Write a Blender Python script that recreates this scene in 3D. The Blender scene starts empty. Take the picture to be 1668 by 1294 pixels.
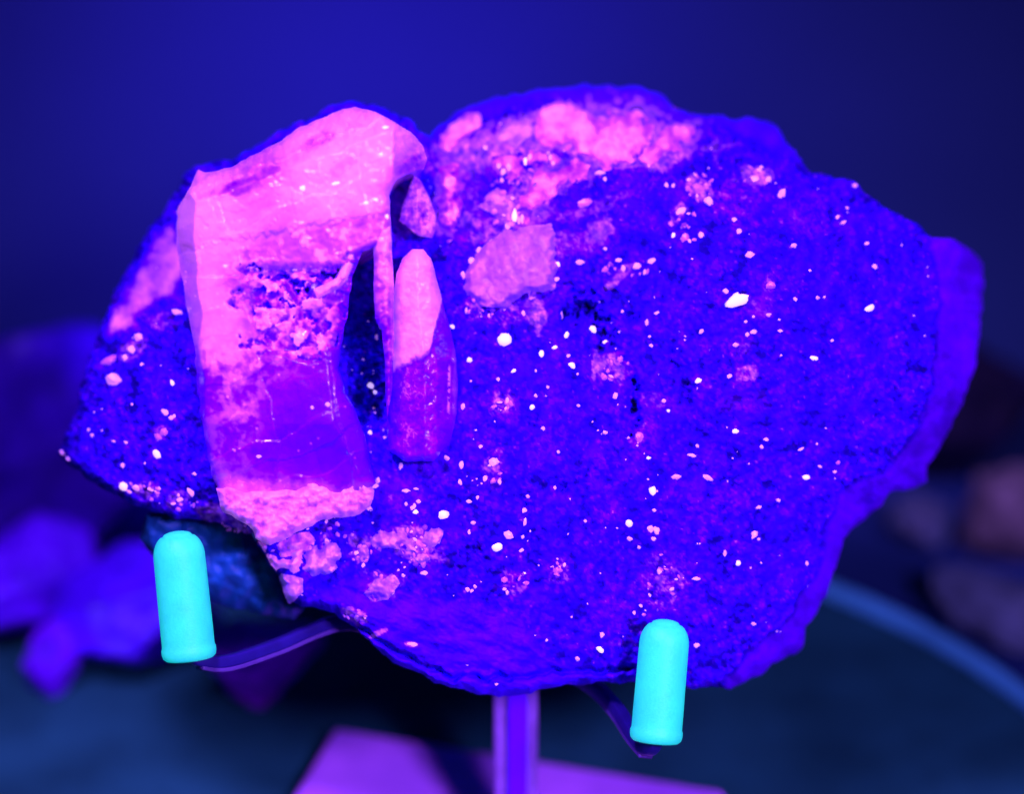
import bpy, math, random
import numpy as np
from mathutils import Vector, Matrix

# ------------------------------------------------------------------ camera / light / exposure
PITCH = math.radians(25.0)
D = 0.300                      # camera to front face of the specimen
PX = 8.61e-5                   # metres per photograph pixel at that distance
CAM = Vector((0.0, -0.280, 0.214))
FWD = Vector((0, math.cos(PITCH), -math.sin(PITCH)))
UPV = Vector((0, math.sin(PITCH), math.cos(PITCH)))
NRM = -FWD
S0 = CAM + FWD * D

scene = bpy.context.scene
col = scene.collection
cam_data = bpy.data.cameras.new('camera')
cam = bpy.data.objects.new('camera', cam_data)
col.objects.link(cam)
cam.location = CAM
cam.rotation_euler = (math.radians(90) - PITCH, 0, 0)
cam_data.sensor_width = 36
cam_data.lens = 36 * D / (1668 * PX)
cam_data.clip_start = 0.005
cam_data.clip_end = 10
cam_data.dof.use_dof = True
cam_data.dof.focus_distance = D - 0.004
cam_data.dof.aperture_fstop = 6.6
scene.camera = cam

world = bpy.data.worlds.new('World')
scene.world = world
world.use_nodes = True
bg = world.node_tree.nodes['Background']
bg.inputs['Color'].default_value = (0.01, 0.17, 0.34, 1)
bg.inputs['Strength'].default_value = 0.075

def lamp(name, loc, target, size, power, color, spread=180):
    l = bpy.data.lights.new(name, 'AREA')
    l.shape = 'DISK'
    l.size = size
    l.energy = power
    l.color = color
    l.spread = math.radians(spread)
    o = bpy.data.objects.new(name, l)
    col.objects.link(o)
    o.location = loc
    o.rotation_euler = (Vector(target) - Vector(loc)).to_track_quat('-Z', 'Y').to_euler()
    return o
LAMPC = (0.45, 0.20, 1.0)
lamp('ultraviolet_lamp', (-0.085, -0.150, 0.385), (-0.008, 0.0, 0.08), 0.06, 0.44, LAMPC, 70)
lamp('ultraviolet_fill', (0.15, -0.33, 0.29), (0.008, -0.005, 0.066), 0.07, 0.34, LAMPC, 54)  # fill light added from the right to brighten the rock's flank and base
lamp('backdrop_fill', (-0.036, 0.075, 0.066), (-0.036, 0.205, 0.062), 0.03, 0.20, (0.13, 0.0, 1.0), 120)  # unseen light added behind the rock to make the backdrop's blue pool

vs = scene.view_settings
vs.view_transform = 'Standard'
vs.look = 'None'
vs.exposure = 0
vs.gamma = 1
scene.cycles.max_bounces = 5
scene.cycles.diffuse_bounces = 2
scene.cycles.glossy_bounces = 2
scene.render.resolution_x = 1024
scene.render.resolution_y = 795

# ------------------------------------------------------------------ helpers
def W3(px, py, w):
    """point of the specimen's own frame (photo-traced plan, depth w in metres) -> world arrays"""
    k = (1 - w / D)
    X = (px - 834) * PX * k
    Y = (647 - py) * PX * k
    x = S0.x + X
    y = S0.y + Y * UPV.y + w * NRM.y
    z = S0.z + Y * UPV.z + w * NRM.z
    return np.stack([x, y, z], -1)

def pt(px, py, wmm):
    return Vector(W3(np.float64(px), np.float64(py), np.float64(wmm * 1e-3)))

def ray(px, py):
    return (FWD * D + Vector((1, 0, 0)) * ((px - 834) * PX) + UPV * ((647 - py) * PX))

def on_z(px, py, z):
    r = ray(px, py)
    return CAM + r * ((z - CAM.z) / r.z)

def on_y(px, py, y):
    r = ray(px, py)
    return CAM + r * ((y - CAM.y) / r.y)

def hash2(ix, iy, seed):
    h = (ix.astype(np.int64) * 374761393 + iy.astype(np.int64) * 668265263 + seed * 1442695041) & 0xFFFFFFFF
    h = ((h ^ (h >> 13)) * 1274126177) & 0xFFFFFFFF
    h = (h ^ (h >> 16)) & 0xFFFFFFFF
    h = ((h ^ (h >> 15)) * 2246822519) & 0xFFFFFFFF
    return ((h ^ (h >> 13)) & 0xFFFFFF) / float(0x1000000)

def vnoise(x, y, seed=0):
    ix = np.floor(x); iy = np.floor(y)
    fx = x - ix; fy = y - iy
    ux = fx * fx * fx * (fx * (fx * 6 - 15) + 10)
    uy = fy * fy * fy * (fy * (fy * 6 - 15) + 10)
    def g(ax, ay):
        a = hash2(ix + ax, iy + ay, seed) * 2 * np.pi
        return np.cos(a) * (fx - ax) + np.sin(a) * (fy - ay)
    a = g(0, 0); b = g(1, 0); c = g(0, 1); d = g(1, 1)
    return ((a + (b - a) * ux) * (1 - uy) + (c + (d - c) * ux) * uy) * 1.4

def fbm(x, y, scale, octs=4, seed=0, gain=0.5):
    v = 0; a = 1.0; f = 1.0 / scale
    for o in range(octs):
        v = v + a * vnoise(x * f + 17.3 * o, y * f - 9.1 * o, seed + o * 13)
        a *= gain; f *= 2.03
    return v

def worley(x, y, scale, seed=0, jitter=0.95):
    x = x / scale; y = y / scale
    ix = np.floor(x); iy = np.floor(y)
    f1 = np.full(x.shape, 9.0); f2 = np.full(x.shape, 9.0); cid = np.zeros(x.shape)
    dxs = np.zeros(x.shape); dys = np.zeros(x.shape)
    for dx in (-1, 0, 1):
        for dy in (-1, 0, 1):
            cx = ix + dx; cy = iy + dy
            qx = cx + 0.5 + (hash2(cx, cy, seed) - 0.5) * jitter
            qy = cy + 0.5 + (hash2(cx, cy, seed + 77) - 0.5) * jitter
            d = np.hypot(x - qx, y - qy)
            near = d < f1
            f2 = np.where(near, f1, np.minimum(f2, d))
            cid = np.where(near, hash2(cx, cy, seed + 191), cid)
            dxs = np.where(near, x - qx, dxs); dys = np.where(near, y - qy, dys)
            f1 = np.where(near, d, f1)
    return f1, f2, cid, dxs, dys

def facets(x, y, scale, seed):
    """crystal druse: every cell is a small tilted facet pyramid"""
    f1, f2, cid, dx, dy = worley(x, y, scale, seed)
    ang = cid * 40.0
    h = 0.9 - np.maximum(np.abs(dx * np.cos(ang) + dy * np.sin(ang)), np.abs(-dx * np.sin(ang) * 0.8 + dy * np.cos(ang) * 0.8)) * 1.3
    tilt = (dx * np.cos(cid * 91) + dy * np.sin(cid * 91)) * 0.9
    return np.minimum(h + tilt * 0.35, 0.75 - tilt) * (0.35 + 0.65 * ((cid * 7.7) % 1)) * np.clip((f2 - f1) * 5, 0, 1)

def sstep(a, b, x):
    t = np.clip((x - a) / (b - a), 0, 1)
    return t * t * (3 - 2 * t)

def polysd(px, py, poly):
    """signed distance, positive inside, and nearest point"""
    P = np.array(poly, float); Q = np.roll(P, -1, 0)
    best = np.full(px.shape, 1e18); nx = np.zeros(px.shape); ny = np.zeros(px.shape)
    inside = np.zeros(px.shape, bool)
    for (ax, ay), (bx, by) in zip(P, Q):
        ex, ey = bx - ax, by - ay
        t = np.clip(((px - ax) * ex + (py - ay) * ey) / (ex * ex + ey * ey + 1e-12), 0, 1)
        qx = ax + t * ex; qy = ay + t * ey
        d = (px - qx) ** 2 + (py - qy) ** 2
        m = d < best
        best = np.where(m, d, best); nx = np.where(m, qx, nx); ny = np.where(m, qy, ny)
        c = ((ay > py) != (by > py)) & (px < (bx - ax) * (py - ay) / (by - ay + 1e-12) + ax)
        inside ^= c
    d = np.sqrt(best)
    return np.where(inside, d, -d), nx, ny

def rough_poly(poly, amp, seed, step=9):
    """subdivide an outline and break it up the way rock edges break"""
    out = []
    n = len(poly); k = 0
    for i in range(n):
        a = np.array(poly[i], float); b = np.array(poly[(i + 1) % n], float)
        L = np.hypot(*(b - a)); m = max(1, int(L / step))
        nrm = np.array([-(b - a)[1], (b - a)[0]]) / max(L, 1e-6)
        for j in range(m):
            p = a + (b - a) * j / m
            q = fbm(np.array([p[0]]), np.array([p[1]]), 26, 3, seed)[0]
            out.append(tuple(p + nrm * q * amp))
    return out

class TPS:
    def __init__(self, pts):
        P = np.array(pts, float)
        self.p = P[:, :2] / 500.0
        n = len(P)
        K = self.k(np.hypot(self.p[:, None, 0] - self.p[None, :, 0], self.p[:, None, 1] - self.p[None, :, 1]))
        A = np.zeros((n + 3, n + 3)); A[:n, :n] = K + np.eye(n) * 1e-3
        A[:n, n] = 1; A[:n, n + 1:] = self.p; A[n, :n] = 1; A[n + 1:, :n] = self.p.T
        self.c = np.linalg.solve(A, np.concatenate([P[:, 2], np.zeros(3)]))
        self.n = n
    @staticmethod
    def k(r):
        return np.where(r > 1e-9, r * r * np.log(r + 1e-12), 0)
    def __call__(self, px, py):
        x = px / 500.0; y = py / 500.0
        v = self.c[self.n] + self.c[self.n + 1] * x + self.c[self.n + 2] * y
        for i in range(self.n):
            v = v + self.c[i] * self.k(np.hypot(x - self.p[i, 0], y - self.p[i, 1]))
        return v

# ---- scene graph helpers
def empty(name, loc, label, cat, group=None):
    o = bpy.data.objects.new(name, None)
    col.objects.link(o)
    o.location = loc
    o.empty_display_size = 0.01
    o['label'] = label; o['category'] = cat
    if group: o['group'] = group
    return o

def link(name, me, m, parent=None, label=None, kind=None):
    o = bpy.data.objects.new(name, me)
    col.objects.link(o)
    if m is not None and not me.materials:
        me.materials.append(m)
    if parent is not None: o.parent = parent
    if label: o['label'] = label
    if kind: o['kind'] = kind
    return o

def mesh_np(name, verts, quads, tris, attrs=None, smooth=True, origin=(0, 0, 0)):
    me = bpy.data.meshes.new(name)
    v = np.asarray(verts, np.float64) - np.array(origin)
    nq, nt = len(quads), len(tris)
    me.vertices.add(len(v)); me.vertices.foreach_set('co', v.astype(np.float32).ravel())
    loops = np.concatenate([np.asarray(quads, np.int32).reshape(-1), np.asarray(tris, np.int32).reshape(-1)])
    me.loops.add(len(loops)); me.loops.foreach_set('vertex_index', loops)
    me.polygons.add(nq + nt)
    starts = np.concatenate([np.arange(nq) * 4, nq * 4 + np.arange(nt) * 3]).astype(np.int32)
    me.polygons.foreach_set('loop_start', starts)
    me.polygons.foreach_set('use_smooth', np.full(nq + nt, smooth))
    if attrs:
        for k, a in attrs.items():
            at = me.attributes.new(k, 'FLOAT', 'POINT')
            at.data.foreach_set('value', np.asarray(a, np.float32))
    me.update(calc_edges=True)
    me.validate()
    return me

def relief(poly, cell, fn, thick, shrink, name, m, parent, label=None, rough=0.0, seed=1, back_fn=None):
    """solid piece of the specimen: front relief fn(px,py,sd)->(w mm, attrs) inside an outline, side walls and a back"""
    if rough: poly = rough_poly(poly, rough, seed)
    P = np.array(poly)
    x0, y0 = P.min(0) - cell * 2; x1, y1 = P.max(0) + cell * 2
    nx = int((x1 - x0) / cell) + 2; ny = int((y1 - y0) / cell) + 2
    gx, gy = np.meshgrid(x0 + np.arange(nx) * cell, y0 + np.arange(ny) * cell)
    shp = gx.shape
    sd, qx, qy = polysd(gx.ravel(), gy.ravel(), poly)
    sd = sd.reshape(shp); qx = qx.reshape(shp); qy = qy.reshape(shp)
    ok = sd > -cell * 0.85
    cellok = ok[:-1, :-1] & ok[1:, :-1] & ok[:-1, 1:] & ok[1:, 1:]
    inn = sd > 0
    cellok &= (inn[:-1, :-1].astype(int) + inn[1:, :-1] + inn[:-1, 1:] + inn[1:, 1:]) >= 2
    near = sd < cell * 0.15
    gx = np.where(near, qx, gx); gy = np.where(near, qy, gy); sd = np.maximum(sd, 0)
    idx = np.arange(gx.size).reshape(shp)
    q = np.stack([idx[:-1, :-1], idx[1:, :-1], idx[1:, 1:], idx[:-1, 1:]], -1)[cellok]
    used = np.unique(q); remap = -np.ones(gx.size, int); remap[used] = np.arange(len(used))
    q = remap[q]
    px = gx.ravel()[used]; py = gy.ravel()[used]; sd = sd.ravel()[used]
    w, attrs = fn(px, py, sd)
    # boundary edges
    e = np.concatenate([q[:, [0, 1]], q[:, [1, 2]], q[:, [2, 3]], q[:, [3, 0]]])
    key = np.sort(e, 1); kk = key[:, 0].astype(np.int64) * 10000000 + key[:, 1]
    u, inv, cnt = np.unique(kk, return_inverse=True, return_counts=True)
    be = e[cnt[inv] == 1]
    bv = np.unique(be); bm = -np.ones(len(px), int); bm[bv] = np.arange(len(bv))
    cx, cy = P.mean(0)
    V = [W3(px, py, w * 1e-3)]
    A = {k: [a] for k, a in attrs.items()}
    quads = [q]
    prev = bv; prevmap = lambda a: a
    base = len(px)
    n_r = len(shrink)
    prev_ids = np.full(len(px), -1); prev_ids[bv] = bv
    for r in range(n_r):
        s = shrink[r]
        bx = px[bv] + (cx - px[bv]) * s; by = py[bv] + (cy - py[bv]) * s
        nn = fbm(px[bv] * 1.0, py[bv] * 1.0 + r * 37, 30, 3, seed + 5)
        bw = w[bv] - thick[r] * (1 + 0.25 * nn)
        if back_fn is not None: bw = np.maximum(bw, back_fn(bx, by))
        V.append(W3(bx, by, bw * 1e-3))
        for k in A: A[k].append(attrs[k][bv])
        cur = np.full(len(px), -1); cur[bv] = base + np.arange(len(bv))
        quads.append(np.stack([be[:, 1] * 0 + prev_ids[be[:, 1]], prev_ids[be[:, 0]], cur[be[:, 0]], cur[be[:, 1]]], -1))
        prev_ids = cur; base += len(bv)
    bwm = float(np.median(w[bv])) - thick[-1] * 1.05
    V.append(W3(np.array([cx]), np.array([cy]), np.array([bwm * 1e-3])))
    for k in A: A[k].append(np.array([0.0]))
    tris = np.stack([prev_ids[be[:, 1]], prev_ids[be[:, 0]], np.full(len(be), base)], -1)
    V = np.concatenate(V); quads = np.concatenate(quads)
    me = mesh_np(name, V, quads, tris, {k: np.concatenate(a) for k, a in A.items()}, True,
                 parent.location if parent else (0, 0, 0))
    return link(name, me, m, parent, label)

# ------------------------------------------------------------------ materials
def new_mat(name):
    m = bpy.data.materials.new(name)
    m.use_nodes = True
    nt = m.node_tree
    return m, nt, nt.nodes['Principled BSDF']

def node(nt, t, **kw):
    n = nt.nodes.new(t)
    for k, v in kw.items():
        if hasattr(n, k): setattr(n, k, v)
        else: n.inputs[k].default_value = v
    return n

def ramp(nt, fac, stops):
    r = nt.nodes.new('ShaderNodeValToRGB')
    el = r.color_ramp.elements
    el[0].position, el[0].color = stops[0][0], (*stops[0][1], 1)
    el[1].position, el[1].color = stops[-1][0], (*stops[-1][1], 1)
    for p, c in stops[1:-1]:
        e = el.new(p); e.color = (*c, 1)
    nt.links.new(fac, r.inputs['Fac'])
    return r

def mathn(nt, op, a, b=None, clamp=False):
    n = nt.nodes.new('ShaderNodeMath'); n.operation = op; n.use_clamp = clamp
    for i, v in enumerate((a, b)):
        if v is None: continue
        if isinstance(v, (int, float)): n.inputs[i].default_value = v
        else: nt.links.new(v, n.inputs[i])
    return n.outputs[0]

def mineral_mat(name, stops, emis=0.12, rough=0.35, bump=0.25, scale=900, coat=0.0, noise_amt=0.25, spec=0.3, sss=0.0):
    """'fluor' = how much calcite (glows pink under ultraviolet) the spot holds; 'tone' = light/dark mineral"""
    m, nt, b = new_mat(name)
    L = nt.links
    at = node(nt, 'ShaderNodeAttribute', attribute_name='fluor')
    tn = node(nt, 'ShaderNodeAttribute', attribute_name='tone')
    tc = node(nt, 'ShaderNodeTexCoord')
    n1 = node(nt, 'ShaderNodeTexNoise'); n1.inputs['Scale'].default_value = scale; n1.inputs['Detail'].default_value = 5
    L.new(tc.outputs['Object'], n1.inputs['Vector'])
    f = mathn(nt, 'SUBTRACT', n1.outputs['Fac'], 0.5)
    f = mathn(nt, 'MULTIPLY', f, noise_amt)
    f = mathn(nt, 'ADD', f, at.outputs['Fac'], True)
    r = ramp(nt, f, stops)
    mix = node(nt, 'ShaderNodeMix', data_type='RGBA', blend_type='MULTIPLY')
    mix.inputs['Factor'].default_value = 1
    L.new(r.outputs['Color'], mix.inputs['A'])
    cmb = node(nt, 'ShaderNodeCombineColor')
    for k in range(3): L.new(tn.outputs['Fac'], cmb.inputs[k])
    L.new(cmb.outputs[0], mix.inputs['B'])
    L.new(mix.outputs['Result'], b.inputs['Base Color'])
    b.inputs['Roughness'].default_value = rough
    b.inputs['Specular IOR Level'].default_value = spec
    if sss:
        b.inputs['Subsurface Weight'].default_value = sss
        b.inputs['Subsurface Radius'].default_value = (1.0, 0.5, 0.8)
        b.inputs['Subsurface Scale'].default_value = 0.0016
    b.inputs['Coat Weight'].default_value = coat
    b.inputs['Coat Roughness'].default_value = 0.12
    # fluorescence: the calcite itself gives off light
    L.new(r.outputs['Color'], b.inputs['Emission Color'])
    es = mathn(nt, 'MULTIPLY', f, emis)
    L.new(es, b.inputs['Emission Strength'])
    v = node(nt, 'ShaderNodeTexVoronoi'); v.inputs['Scale'].default_value = scale * 1.6
    L.new(tc.outputs['Object'], v.inputs['Vector'])
    hh = mathn(nt, 'ADD', n1.outputs['Fac'], v.outputs['Distance'])
    bp = node(nt, 'ShaderNodeBump'); bp.inputs['Strength'].default_value = bump; bp.inputs['Distance'].default_value = 0.0006
    L.new(hh, bp.inputs['Height']); L.new(bp.outputs['Normal'], b.inputs['Normal'])
    return m

ROCK = [(0.0, (0.036, 0.0, 0.95)), (0.3, (0.16, 0.0, 0.97)), (0.6, (0.46, 0.10, 0.98)), (1.0, (0.98, 0.30, 0.99))]
CALC = [(0.0, (0.13, 0.0, 0.98)), (0.25, (0.24, 0.0, 0.98)), (0.6, (0.52, 0.08, 0.99)), (1.0, (0.99, 0.26, 0.99))]
M_rock = mineral_mat('druse_rock', ROCK, 0.10, 0.6, 0.05, 1100, noise_amt=0.05, spec=0.015)
M_pale = mineral_mat('pale_calcite', [(0.0, (0.20, 0.02, 0.97)), (0.5, (0.38, 0.11, 0.98)), (1.0, (0.80, 0.28, 0.99))], 0.10, 0.4, 0.10, 700, noise_amt=0.2, spec=0.2, sss=0.5)
M_under = mineral_mat('glow_lit_underside', [(0.0, (0.01, 0.14, 0.50)), (0.5, (0.03, 0.20, 0.6)), (1.0, (0.1, 0.25, 0.7))], 0.0, 0.5, 0.1, 700, noise_amt=0.2, spec=0.15)  # green put into the colour for the cyan spill of the tips
M_calcite = mineral_mat('calcite', CALC, 0.22, 0.22, 0.03, 350, 0.15, 0.10, spec=0.3, sss=0.6)
M_crust = mineral_mat('calcite_crust', CALC, 0.20, 0.45, 0.15, 900, 0.0, 0.14, spec=0.15, sss=0.5)

def plain(name, c, rough=0.5, emis=0.0, ec=None, metal=0.0, bump=0.0, bscale=200, coat=0.0, var=0.0, spec=0.25):
    m, nt, b = new_mat(name)
    b.inputs['Specular IOR Level'].default_value = spec
    L = nt.links
    tc = node(nt, 'ShaderNodeTexCoord')
    n1 = node(nt, 'ShaderNodeTexNoise'); n1.inputs['Scale'].default_value = bscale; n1.inputs['Detail'].default_value = 6
    L.new(tc.outputs['Object'], n1.inputs['Vector'])
    lo = tuple(x * (1 - var) for x in c); hi = tuple(min(1, x * (1 + var)) for x in c)
    r = ramp(nt, n1.outputs['Fac'], [(0.3, lo), (0.7, hi)])
    L.new(r.outputs['Color'], b.inputs['Base Color'])
    b.inputs['Roughness'].default_value = rough
    b.inputs['Metallic'].default_value = metal
    b.inputs['Coat Weight'].default_value = coat
    if emis:
        b.inputs['Emission Color'].default_value = (*(ec or c), 1)
        b.inputs['Emission Strength'].default_value = emis
    if bump:
        bp = node(nt, 'ShaderNodeBump'); bp.inputs['Strength'].default_value = bump; bp.inputs['Distance'].default_value = 0.001
        L.new(n1.outputs['Fac'], bp.inputs['Height']); L.new(bp.outputs['Normal'], b.inputs['Normal'])
    return m

M_tip = plain('glow_rubber', (0.03, 0.9, 0.30), 0.5, 0.46, (0.015, 0.84, 0.92), bump=0.12, bscale=4200, var=0.25)
def dye(m):
    nt = m.node_tree; b = nt.nodes['Principled BSDF']
    tc = node(nt, 'ShaderNodeTexCoord'); n = node(nt, 'ShaderNodeTexNoise')
    n.inputs['Scale'].default_value = 260; n.inputs['Detail'].default_value = 8; n.inputs['Roughness'].default_value = 0.7
    nt.links.new(tc.outputs['Object'], n.inputs['Vector'])
    r = ramp(nt, n.outputs['Fac'], [(0.32, (0.0, 0.62, 1.0)), (0.66, (0.01, 0.98, 0.92))])
    nt.links.new(r.outputs['Color'], b.inputs['Emission Color'])
dye(M_tip)
M_grain = plain('white_grain', (0.95, 0.72, 0.9), 0.3, 0.55, (1.0, 0.72, 0.92), bscale=1500, var=0.05)
M_pinkgrain = plain('pink_grain', (0.85, 0.40, 0.92), 0.3, 0.20, (0.95, 0.38, 0.95), bscale=1500, var=0.1)
M_dimgrain = plain('violet_grain', (0.5, 0.12, 0.9), 0.3, 0.08, (0.6, 0.12, 0.95), bscale=900, var=0.3)
M_bluegrain = plain('clear_grain', (0.2, 0.03, 0.95), 0.2, bscale=900, var=0.3, spec=0.5)
M_metal = plain('stand_metal', (0.30, 0.14, 0.52), 0.4, bscale=400, var=0.15)
M_arm = plain('arm_metal', (0.014, 0.006, 0.13), 0.35, bscale=400, var=0.15)
M_edge = plain('arm_edge_sheen', (0.07, 0.03, 0.20), 0.45, bscale=400, var=0.2)  # paler than the arm: its reflected light put into the colour
M_base = plain('base_plate', (0.52, 0.16, 1.0), 0.4, bscale=60, var=0.25)
M_channel = plain('post_groove', (0.16, 0.0, 0.95), 0.4, bscale=300, var=0.1)
M_disc = plain('dark_glass', (0.010, 0.085, 0.095), 0.8, bscale=40, var=0.35, spec=0.03)
M_rim = plain('disc_rim', (0.06, 0.40, 0.55), 0.4, bscale=80, var=0.2)  # edge highlight of the plate put into a paler rim colour
M_cloth = plain('backdrop_cloth', (0.016, 0.040, 0.105), 0.95, bscale=9, var=0.12, spec=0.0)
M_table = plain('table_cloth', (0.015, 0.04, 0.14), 0.95, bscale=15, var=0.25, spec=0.0)

# ------------------------------------------------------------------ setting: table, turntable, backdrop
def box_mesh(name, pts8, bevel=0.0, seg=2):
    import bmesh
    bm = bmesh.new()
    v = [bm.verts.new(p) for p in pts8]
    for f in ((0, 3, 2, 1), (4, 5, 6, 7), (0, 1, 5, 4), (1, 2, 6, 5), (2, 3, 7, 6), (3, 0, 4, 7)):
        bm.faces.new([v[i] for i in f])
    bmesh.ops.recalc_face_normals(bm, faces=bm.faces)
    if bevel:
        bmesh.ops.bevel(bm, geom=list(bm.edges), offset=bevel, segments=seg, affect='EDGES', profile=0.5)
    me = bpy.data.meshes.new(name); bm.to_mesh(me); bm.free()
    for p in me.polygons: p.use_smooth = False
    return me

TZ = -0.010
def sheet(name, fx, nu, nv, m, **kw):
    u, v = np.meshgrid(np.linspace(0, 1, nu), np.linspace(0, 1, nv))
    P = fx(u.ravel(), v.ravel())
    idx = np.arange(nu * nv).reshape(nv, nu)
    q = np.stack([idx[:-1, :-1], idx[:-1, 1:], idx[1:, 1:], idx[1:, :-1]], -1).reshape(-1, 4)
    me = mesh_np(name, P, q, np.zeros((0, 3), int))
    return link(name, me, m, **kw)

def table_fn(u, v):
    x = (u - 0.5) * 1.6; y = -0.5 + v * 0.66
    return np.stack([x, y, np.full(x.shape, TZ) + fbm(x, y, 0.09, 2, 4) * 0.0003], -1)
sheet('table', table_fn, 90, 50, M_table, kind='structure')

def backdrop_fn(u, v):
    x = (u - 0.5) * 1.6
    # cove: floor runs up into a hanging cloth, with soft folds towards the left
    t = v * 0.75
    y0, r = 0.16, 0.05
    a = np.clip((t) / (r * math.pi / 2), 0, 1) * math.pi / 2
    y = y0 + r * np.sin(a)
    z = TZ + r * (1 - np.cos(a)) + np.maximum(t - r * math.pi / 2, 0)
    fold = (0.006 * np.sin(x * 34 + z * 5) + 0.010 * vnoise(x * 7, z * 3, 3)) * sstep(0.02, 0.15, z)
    return np.stack([x, y - fold, z], -1)
sheet('backdrop', backdrop_fn, 160, 90, M_cloth, kind='structure')

def lathe(profile, n, axis_o, axis_d, name, m, parent=None, label=None, smooth=True, caps=True):
    d = Vector(axis_d).normalized()
    a = d.orthogonal().normalized(); b = d.cross(a)
    org = parent.location if parent else Vector((0, 0, 0))
    V = []; F = []
    for (r, h) in profile:
        for i in range(n):
            t = 2 * math.pi * i / n
            V.append(Vector(axis_o) + d * h + (a * math.cos(t) + b * math.sin(t)) * r - org)
    for k in range(len(profile) - 1):
        for i in range(n):
            j = (i + 1) % n
            F.append((k * n + i, k * n + j, (k + 1) * n + j, (k + 1) * n + i))
    if caps:
        F.append(tuple(range(n))[::-1])
        F.append(tuple((len(profile) - 1) * n + i for i in range(n)))
    me = bpy.data.meshes.new(name); me.from_pydata([tuple(v) for v in V], [], F)
    for p in me.polygons: p.use_smooth = smooth and len(p.vertices) == 4
    return link(name, me, m, parent, label)

# round dark plate that the stand is set on
DC = Vector((-0.014, -0.004, 0)); DR = 0.120
disc = empty('round_plate', (DC.x, DC.y, TZ), 'round dark glass display plate with a rim coloured pale blue as its edge highlight under the stand', 'plate')
lathe([(DR - 0.006, 0.0), (DR - 0.001, 0.0), (DR, 0.002), (DR, 0.008), (DR - 0.0015, 0.0095), (DR - 0.004, 0.0099), (0.001, 0.0099)], 160,
      (DC.x, DC.y, TZ + 0.0001), (0, 0, 1), 'glass_top', M_disc, disc)
lathe([(DR - 0.0030, 0.0101), (DR - 0.0030, 0.0122), (DR - 0.0018, 0.0128), (DR - 0.0002, 0.0124), (DR + 0.0012, 0.0110), (DR + 0.0012, 0.004), (DR + 0.0002, 0.0035)], 160,
      (DC.x, DC.y, TZ), (0, 0, 1), 'rim', M_rim, disc, caps=False)

# ------------------------------------------------------------------ display stand
stand = empty('display_stand', (0.0005, -0.004, 0.0), 'violet metal display stand with two bent arms ending in glowing cyan tips', 'display stand')
SO = stand.location
# base plate, traced on the plate's top surface
bz = 0.004
bl = on_z(545, 1185, bz); br = on_z(1182, 1288, bz); fl_ = on_z(480, 1294, bz)
ex = (br - bl); ex.z = 0; wdt = ex.length; ex.normalize()
ey = Vector((ex.y, -ex.x, 0))
ld = (fl_ - bl); ld.z = 0; ld.normalize()
ey = (ey * 0.35 + ld * 0.65).normalized()
dep = 0.062
cs = [bl + ey * dep, br + ey * dep, br, bl]
pts8 = [Vector((p.x, p.y, 0.0002)) - SO for p in cs] + [Vector((p.x, p.y, bz)) - SO for p in cs]
link('base_plate', box_mesh('base_plate', pts8, 0.0010, 3), M_base, stand)
# channel post
px0 = (on_y(840, 1200, -0.004)).x
def pbox(x0, x1, y0, y1, z0, z1, bev=0.0003):
    return [Vector(p) - SO for p in ((x0, y0, z0), (x1, y0, z0), (x1, y1, z0), (x0, y1, z0), (x0, y0, z1), (x1, y0, z1), (x1, y1, z1), (x0, y1, z1))]
PZ = 0.041
pw = 0.0034
post = link('post', box_mesh('post', pbox(px0 - pw, px0 + pw, -0.004, 0.0012, bz, PZ), 0.0006, 3), M_metal, stand)
g = link('post_rib', box_mesh('post_rib', pbox(px0 - 0.0012, px0 + 0.0018, -0.0052, -0.0041, bz, PZ), 0.0003, 2), M_channel, post)

def sweep(path, hw, ht, name, m, parent, label=None, up=UPV):
    """flat bar with rounded corners along a smooth path"""
    P = [Vector(p) for p in path]
    pts = []
    for i in range(len(P) - 1):
        p0 = P[max(i - 1, 0)]; p1 = P[i]; p2 = P[i + 1]; p3 = P[min(i + 2, len(P) - 1)]
        for k in range(8):
            t = k / 8
            pts.append(0.5 * ((2 * p1) + (p2 - p0) * t + (2 * p0 - 5 * p1 + 4 * p2 - p3) * t * t + (3 * p1 - p0 - 3 * p2 + p3) * t ** 3))
    pts.append(P[-1])
    V = []; F = []
    prof = []; org = parent_loc(parent)
    c = min(hw, ht) * 0.45
    for (sx, sy) in ((1, 1), (-1, 1), (-1, -1), (1, -1)):
        for a in range(4):
            th = math.radians({(1, 1): 0, (-1, 1): 90, (-1, -1): 180, (1, -1): 270}[(sx, sy)] + a * 30)
            prof.append((sx * (hw - c) + math.cos(th) * c, sy * (ht - c) + math.sin(th) * c))
    n = len(prof); bi = None
    for i, p in enumerate(pts):
        t = (pts[min(i + 1, len(pts) - 1)] - pts[max(i - 1, 0)]).normalized()
        if bi is None: bi = t.cross(up).normalized()
        else: bi = (bi - t * bi.dot(t)).normalized()
        nn = bi.cross(t)
        for (a, b) in prof: V.append(p + bi * a + nn * b - org)
    for i in range(len(pts) - 1):
        for j in range(n):
            k = (j + 1) % n
            F.append((i * n + j, i * n + k, (i + 1) * n + k, (i + 1) * n + j))
    F.append(tuple(range(n))[::-1]); F.append(tuple((len(pts) - 1) * n + j for j in range(n)))
    me = bpy.data.meshes.new(name); me.from_pydata([tuple(v) for v in V], [], F)
    for p in me.polygons: p.use_smooth = True
    return link(name, me, m, parent, label)

def parent_loc(p):
    v = Vector((0, 0, 0))
    while p is not None:
        v += p.location; p = p.parent
    return v

def arm_of(path):
    a = sweep(path, 0.0010, 0.0009, 'arm', M_arm, stand)
    e = sweep([p - UPV * 0.00105 for p in path[:-2]], 0.00105, 0.0003, 'arm_edge_sheen', M_edge, a)  # added strip that paints the sheen of the arm's lower edge
    return a

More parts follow.
